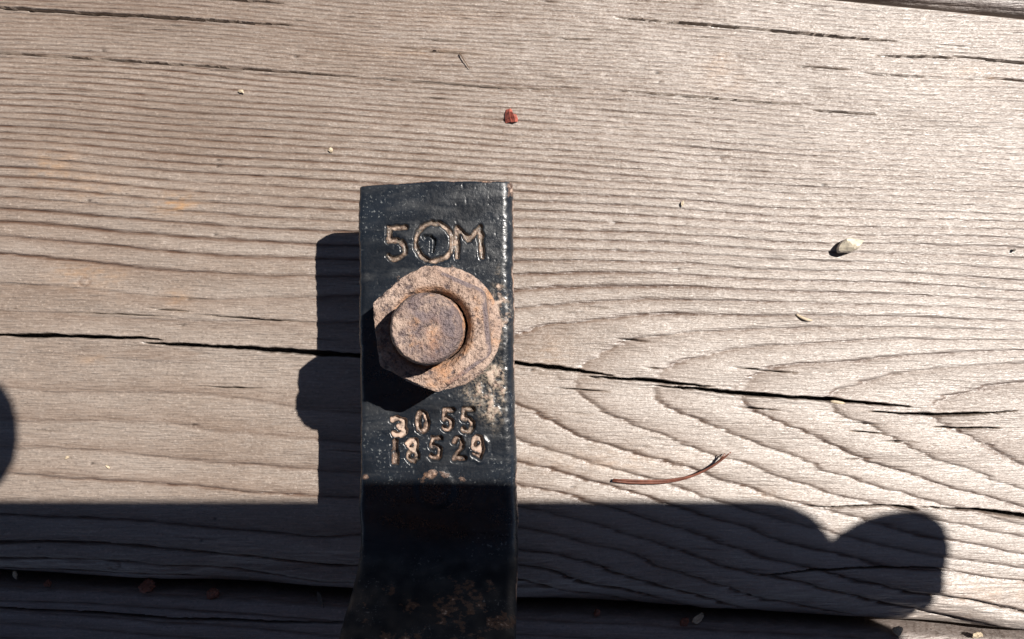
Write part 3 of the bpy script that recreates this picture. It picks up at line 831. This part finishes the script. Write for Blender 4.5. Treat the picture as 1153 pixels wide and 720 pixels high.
def rock(name, r, scale, mat, seed, sub=3, amp=.35, rough=.05):
    bm = bmesh.new(); bmesh.ops.create_icosphere(bm, subdivisions=sub, radius=1.0); rg = random.Random(seed)
    planes = [(Vector((rg.uniform(-1, 1), rg.uniform(-1, 1), rg.uniform(-.6, 1))).normalized(), rg.uniform(.55, .85)) for _ in range(9)]
    for v in bm.verts:
        p = v.co.copy()
        for n, d in planes:
            e = p.dot(n) - d
            if e > 0: p -= n * e
        p *= 1 + rg.uniform(-rough, rough)
        v.co = Vector((p.x * scale[0], p.y * scale[1], p.z * scale[2])) * r * K
    me = bpy.data.meshes.new(name); bm.to_mesh(me); bm.free(); me.materials.append(mat)
    return me


M_STONE = plain('pale_quartz', (0.50, 0.44, 0.34), .35, .35, 9, .8)
M_CREAM = plain('cream_husk', (0.36, 0.29, 0.20), .6, .25, 4, .5)
M_RED = plain('red_husk', (0.24, 0.062, 0.042), .5, .5, 5, .8)
M_BROWN = plain('brown_husk', (0.16, 0.055, 0.03), .7, .5, 6, .8)
M_DARKBIT = plain('grey_bit', (0.10, 0.085, 0.07), .8, .4, 4, .6)

st = link('stone_chip', rock('stone_chip', 12.5, (1.35, .8, .95), M_STONE, 4, rough=.015)); st.location = [c * K for c in wpos(955, 278, 8)]; st.rotation_euler = (0, 0, math.radians(25))
tag(st, 'small pale translucent stone chip lying on the bright right side of the board', 'stone')
BITS = [('husk_chip', M_CREAM, 3.2, (1.1, .9, .8), 373, 170, 2.5, 'tiny cream husk chip on the board above and left of the bracket', 'husk'),
        ('seed_husk', M_CREAM, 3.0, (1.2, .8, .8), 273, 104, 3.2, 'tiny tan seed husk casting a dark speck near the top left', 'husk'),
        ('wood_crumb', M_CREAM, 2.6, (1.4, .7, .7), 768, 229.5, 2.0, 'tiny tan wood crumb right of the bracket top', 'crumb'),
        ('bark_crumb', M_DARKBIT, 2.2, (1.0, .9, .9), 1141, 282, 1.6, 'tiny grey bark crumb near the right border of the board', 'crumb'),
        ('grit_grain', M_CREAM, 2.6, (1.1, .9, .8), 76, 515, 2.0, 'tiny tan grit grain on the lower left of the board', 'grit'),
        ('pale_husk', M_CREAM, 2.2, (1.5, .7, .7), 122, 526, 1.6, 'tiny pale husk just above the shadow at lower left', 'husk')]
for nm, mt, r, sc_, px, py, z, lab, ct in BITS:
    o = link(nm, rock(nm, r * .9, (sc_[0] * 1.15, sc_[1], sc_[2] * .7), mt, px, 2, rough=.22)); o.location = [c * K for c in wpos(px, py, z)]; o.rotation_euler = (0, 0, px); tag(o, lab, ct)


S = spline([(-8, 1.2, -1), (-2, .5, .2), (5, -.4, -.2), (9, -1.0, -1.5)], 10)
sv = link('wood_fibre', tube_obj('wood_fibre', S, [.8, 1.5, 1.9, 2.0, 2.0, 1.9, 1.8, 1.6, 1.2, .6], M_CREAM, 7, .6)); sv.location = [c * K for c in wpos(943, 453.5)]
tag(sv, 'pale torn wood fibre lying in the long black crack on the right', 'fibre')


def flake(name, polys, mat, px, py, th=1.4):
    """curled scrap: strips of (x,y,z) cross pairs, given real thickness"""
    bm = bmesh.new()
    for strip in polys:
        vs = [[bm.verts.new(Vector(p) * K) for p in pair] for pair in strip]
        for a, b_ in zip(vs[:-1], vs[1:]): bm.faces.new((a[0], b_[0], b_[1], a[1]))
    bmesh.ops.recalc_face_normals(bm, faces=bm.faces)
    bmesh.ops.solidify(bm, geom=bm.faces[:], thickness=th * K)
    bmesh.ops.subdivide_edges(bm, edges=bm.edges[:], cuts=1, use_grid_fill=True, smooth=.0)
    me = bpy.data.meshes.new(name); bm.to_mesh(me); bm.free(); me.materials.append(mat)
    o = link(name, me); o.location = [c * K for c in wpos(px, py, 0)]
    return o


rf = flake('red_scale', [[((-6, 9, 1), (-1, 9.5, 3)), ((-7, 3, 2), (-1.5, 5, 7)), ((-7.2, -4, 2), (-1, -2, 7)), ((-6, -8, 1), (1, -7, 4))],
                         [((-1, 9.5, 3), (1.5, 8, 1)), ((-1.5, 5, 3), (3, 3, 6)), ((-1, -2, 3), (5, -1, 7)), ((1, -7, 2), (6, -7, 4))],
                         [((3, 3, 5), (7, 3, 1)), ((5, -1, 7), (9, -2, 2)), ((6, -7, 4), (9, -6, 1))]], M_RED, 575, 132, 1.2)
rf.scale = (.9, .9, 1.0); tag(rf, 'crumpled red bud scale lying on the board above the bracket', 'bud scale')
S = spline([(-5, 8, 3), (-1, 1, 4), (6, -9, 2.2)], 10)
sp = link('wood_splinter', tube_obj('wood_splinter', S, np.linspace(.8, .35, 10), plain('dark_splinter', (0.10, 0.06, 0.035), .7), 6)); sp.location = [c * K for c in wpos(523, 69)]
tag(sp, 'thin dark wood splinter sticking across the grain near the top', 'splinter')
S = spline([(-10, 3, 1), (-4, -1, 3), (2, -3.5, 3.5), (8, -4, 1.5)], 10)
sl_ = link('curled_shaving', tube_obj('curled_shaving', S, [.8, 1.3, 1.6, 1.7, 1.7, 1.7, 1.6, 1.4, 1.1, .7], M_CREAM, 7, .5)); sl_.location = [c * K for c in wpos(906, 357)]
tag(sl_, 'tiny curled pale wood shaving right of the middle of the board', 'shaving')

# debris caught in the dark gap under the board
GAP = [('dry_bud', M_BROWN, 8.5, (1.25, .95, .8), 160, 664, 'larger rust brown dry bud caught in the gap left of the bracket', 'bud'),
       ('dry_catkin', M_BROWN, 7.0, (1.1, 1.0, .9), 234, 674, 'round brown dry catkin in the gap nearest the bracket on its left', 'catkin'),
       ('leaf_crumb', M_BROWN, 4.5, (1.1, .9, .8), 46, 662, 'small dark red leaf crumb in the gap near the left border', 'leaf crumb'),
       ('tan_husk', M_CREAM, 4.0, (1.5, .7, .7), 8, 653, 'tan husk in the gap at the left border', 'husk'),
       ('bark_flake', M_DARKBIT, 6.0, (1.6, .6, .5), 357, 681, 'grey bark flake in the gap touching the left of the bracket', 'bark'),
       ('brown_seed', M_BROWN, 4.5, (1.0, 1.0, .9), 674, 695, 'small brown seed in the gap right of the bracket', 'seed'),
       ('red_bud', M_BROWN, 6.0, (1.1, .9, .8), 774, 706, 'dark red bud beside the pale chip in the gap', 'bud'),
       ('pale_chip', M_CREAM, 6.5, (1.4, .7, .5), 789, 702, 'pale pointed chip in the gap under the board', 'chip'),
       ('white_crumb', M_CREAM, 5.0, (1.2, 1.3, .8), 1017, 716, 'pale sunlit crumb at the bottom edge beside the dark gap', 'crumb'),
       ('chalky_crumb', M_CREAM, 5.0, (1.7, .6, .7), 1109, 721, 'broad pale crumb at the bottom right edge', 'crumb')]
for nm, mt, r, sc_, px, py, lab, ct in GAP:
    o = link(nm, rock(nm, r, sc_, mt, px + 3, 3, .35, .16)); o.location = [c * K for c in wpos(px, py, -14)]; o.rotation_euler = (.2, -.3, px); tag(o, lab, ct)

# ================================================================== PHONE AND HANDS (outside the frame; they cast the soft shadow)
M_PHONE = plain('dark_phone_case', (0.02, 0.02, 0.022), .5, .1, 20, .1)
M_SKIN = plain('skin', (0.42, 0.25, 0.18), .5, .08, 20, .6)
M_GLASS = plain('phone_screen', (0.01, 0.01, 0.012), .1, .05, 50, .0)


def rounded_slab(name, x0, x1, y0, y1, z0, z1, r, mat, bev=8):
    bm = bmesh.new(); vs = []
    for cx, cy, a0 in ((x1 - r, y1 - r, 0), (x0 + r, y1 - r, 90), (x0 + r, y0 + r, 180), (x1 - r, y0 + r, 270)):
        for a in np.linspace(a0, a0 + 90, 9): vs.append((cx + r * math.cos(math.radians(a)), cy + r * math.sin(math.radians(a))))
    lo = [bm.verts.new((x * K, y * K, z0 * K)) for x, y in vs]; f = bm.faces.new(lo)
    ret = bmesh.ops.extrude_face_region(bm, geom=[f]); bmesh.ops.translate(bm, vec=(0, 0, (z1 - z0) * K), verts=[v for v in ret['geom'] if isinstance(v, bmesh.types.BMVert)])
    bmesh.ops.recalc_face_normals(bm, faces=bm.faces)
    if bev: bmesh.ops.bevel(bm, geom=[e for e in bm.edges if abs(e.verts[0].co.z - e.verts[1].co.z) < 1e-9 and len(e.link_faces) == 2], offset=bev * K, segments=3, affect='EDGES', profile=.5)
    me = bpy.data.meshes.new(name); bm.to_mesh(me); bm.free(); me.materials.append(mat)
    return me


ph = empty('smartphone', (440, -60, 893)); tag(ph, 'dark smartphone held flat over the bracket taking the picture', 'phone')
off = Vector((440, -60, 893))
for nm, args, r, mt, bv in (('body', (-110, 946, -270, 151, 893, 937), 92, M_PHONE, 8), ('screen', (-98, 934, -258, 139, 937.5, 940), 76, M_GLASS, 1)):
    me = rounded_slab(nm, *args, r, mt, bv); o = link(nm, me, ph); o.location = -off * K
lens = link('lens_ring', lathe('lens_ring', [(22, 889.5), (30, 889.5), (31, 891), (31, 892.6), (22, 892.6), (22, 889.5)], 40, M_PHONE, None, close=False), ph); lens.location = -off * K


def skin_mesh(name, chains, mat):
    """chains: list of [(x,y,z,r)...]; the first is the trunk, others start at an existing point index of the trunk"""
    bm = bmesh.new(); sk = bm.verts.layers.skin.verify(); vs = []
    def add(p):
        v = bm.verts.new((p[0] * K, p[1] * K, p[2] * K)); v[sk].radius = (p[3] * K, p[3] * K); return v
    trunk = [add(p) for p in chains[0]]
    for a, b_ in zip(trunk[:-1], trunk[1:]): bm.edges.new((a, b_))
    trunk[0][sk].use_root = True
    for root, pts in chains[1:]:
        prev = trunk[root]
        for p in pts:
            v = add(p); bm.edges.new((prev, v)); prev = v
    me = bpy.data.meshes.new(name + '_frame'); bm.to_mesh(me); bm.free()
    o = bpy.data.objects.new(name + '_frame', me); COL.objects.link(o)
    o.modifiers.new('s', 'SKIN').use_smooth_shade = True
    sub = o.modifiers.new('d', 'SUBSURF'); sub.levels = sub.render_levels = 2
    dg = bpy.context.evaluated_depsgraph_get(); dg.update()
    out = bpy.data.meshes.new_from_object(o.evaluated_get(dg))
    bpy.data.objects.remove(o, do_unlink=True)
    out.name = name; out.materials.clear(); out.materials.append(mat)
    return out


person = empty('person', (430, -600, 900)); tag(person, 'hands of the person holding the smartphone flat above the bracket', 'person')
po = Vector((430, -600, 900))
# right hand: index finger along the right end of the phone, the other fingers under it, thumb over the screen
rh = skin_mesh('right_hand', [[(1230, -1000, 960, 175), (1150, -660, 975, 140), (1085, -470, 985, 118), (1050, -340, 985, 125), (1030, -215, 975, 118)],
    (4, [(965, -110, 955, 72), (955, -30, 940, 58), (998, 46, 920, 70), (1004, 104, 915, 70), (997, 142, 914, 46)]),
    (4, [(960, -150, 905, 62), (880, -110, 862, 56), (820, -95, 868, 46)]),
    (3, [(960, -240, 900, 62), (870, -210, 858, 56), (800, -200, 865, 46)]),
    (3, [(975, -320, 905, 56), (890, -300, 862, 50), (830, -295, 866, 42)]),
    (2, [(980, -400, 1010, 72), (900, -330, 1005, 62), (840, -260, 992, 52)])], M_SKIN)
o = link('right_hand', rh, person); o.location = -po * K
lh = skin_mesh('left_hand', [[(-420, -1000, 960, 175), (-330, -660, 975, 140), (-240, -470, 985, 118), (-200, -330, 985, 125), (-175, -190, 975, 118)],
    (4, [(-165, -40, 960, 72), (-150, 110, 945, 74), (-75, 205, 930, 76), (-20, 236, 922, 80), (10, 240, 920, 54)]),
    (4, [(-95, -170, 905, 62), (-70, -130, 866, 56), (-64, -110, 868, 46)]),
    (3, [(-95, -260, 900, 62), (0, -240, 858, 54), (70, -235, 866, 44)]),
    (3, [(-110, -340, 905, 56), (-30, -325, 862, 50), (30, -320, 866, 42)]),
    (2, [(-120, -400, 1010, 72), (-50, -330, 1005, 62), (10, -260, 992, 52)])], M_SKIN)
o = link('left_hand', lh, person); o.location = -po * K
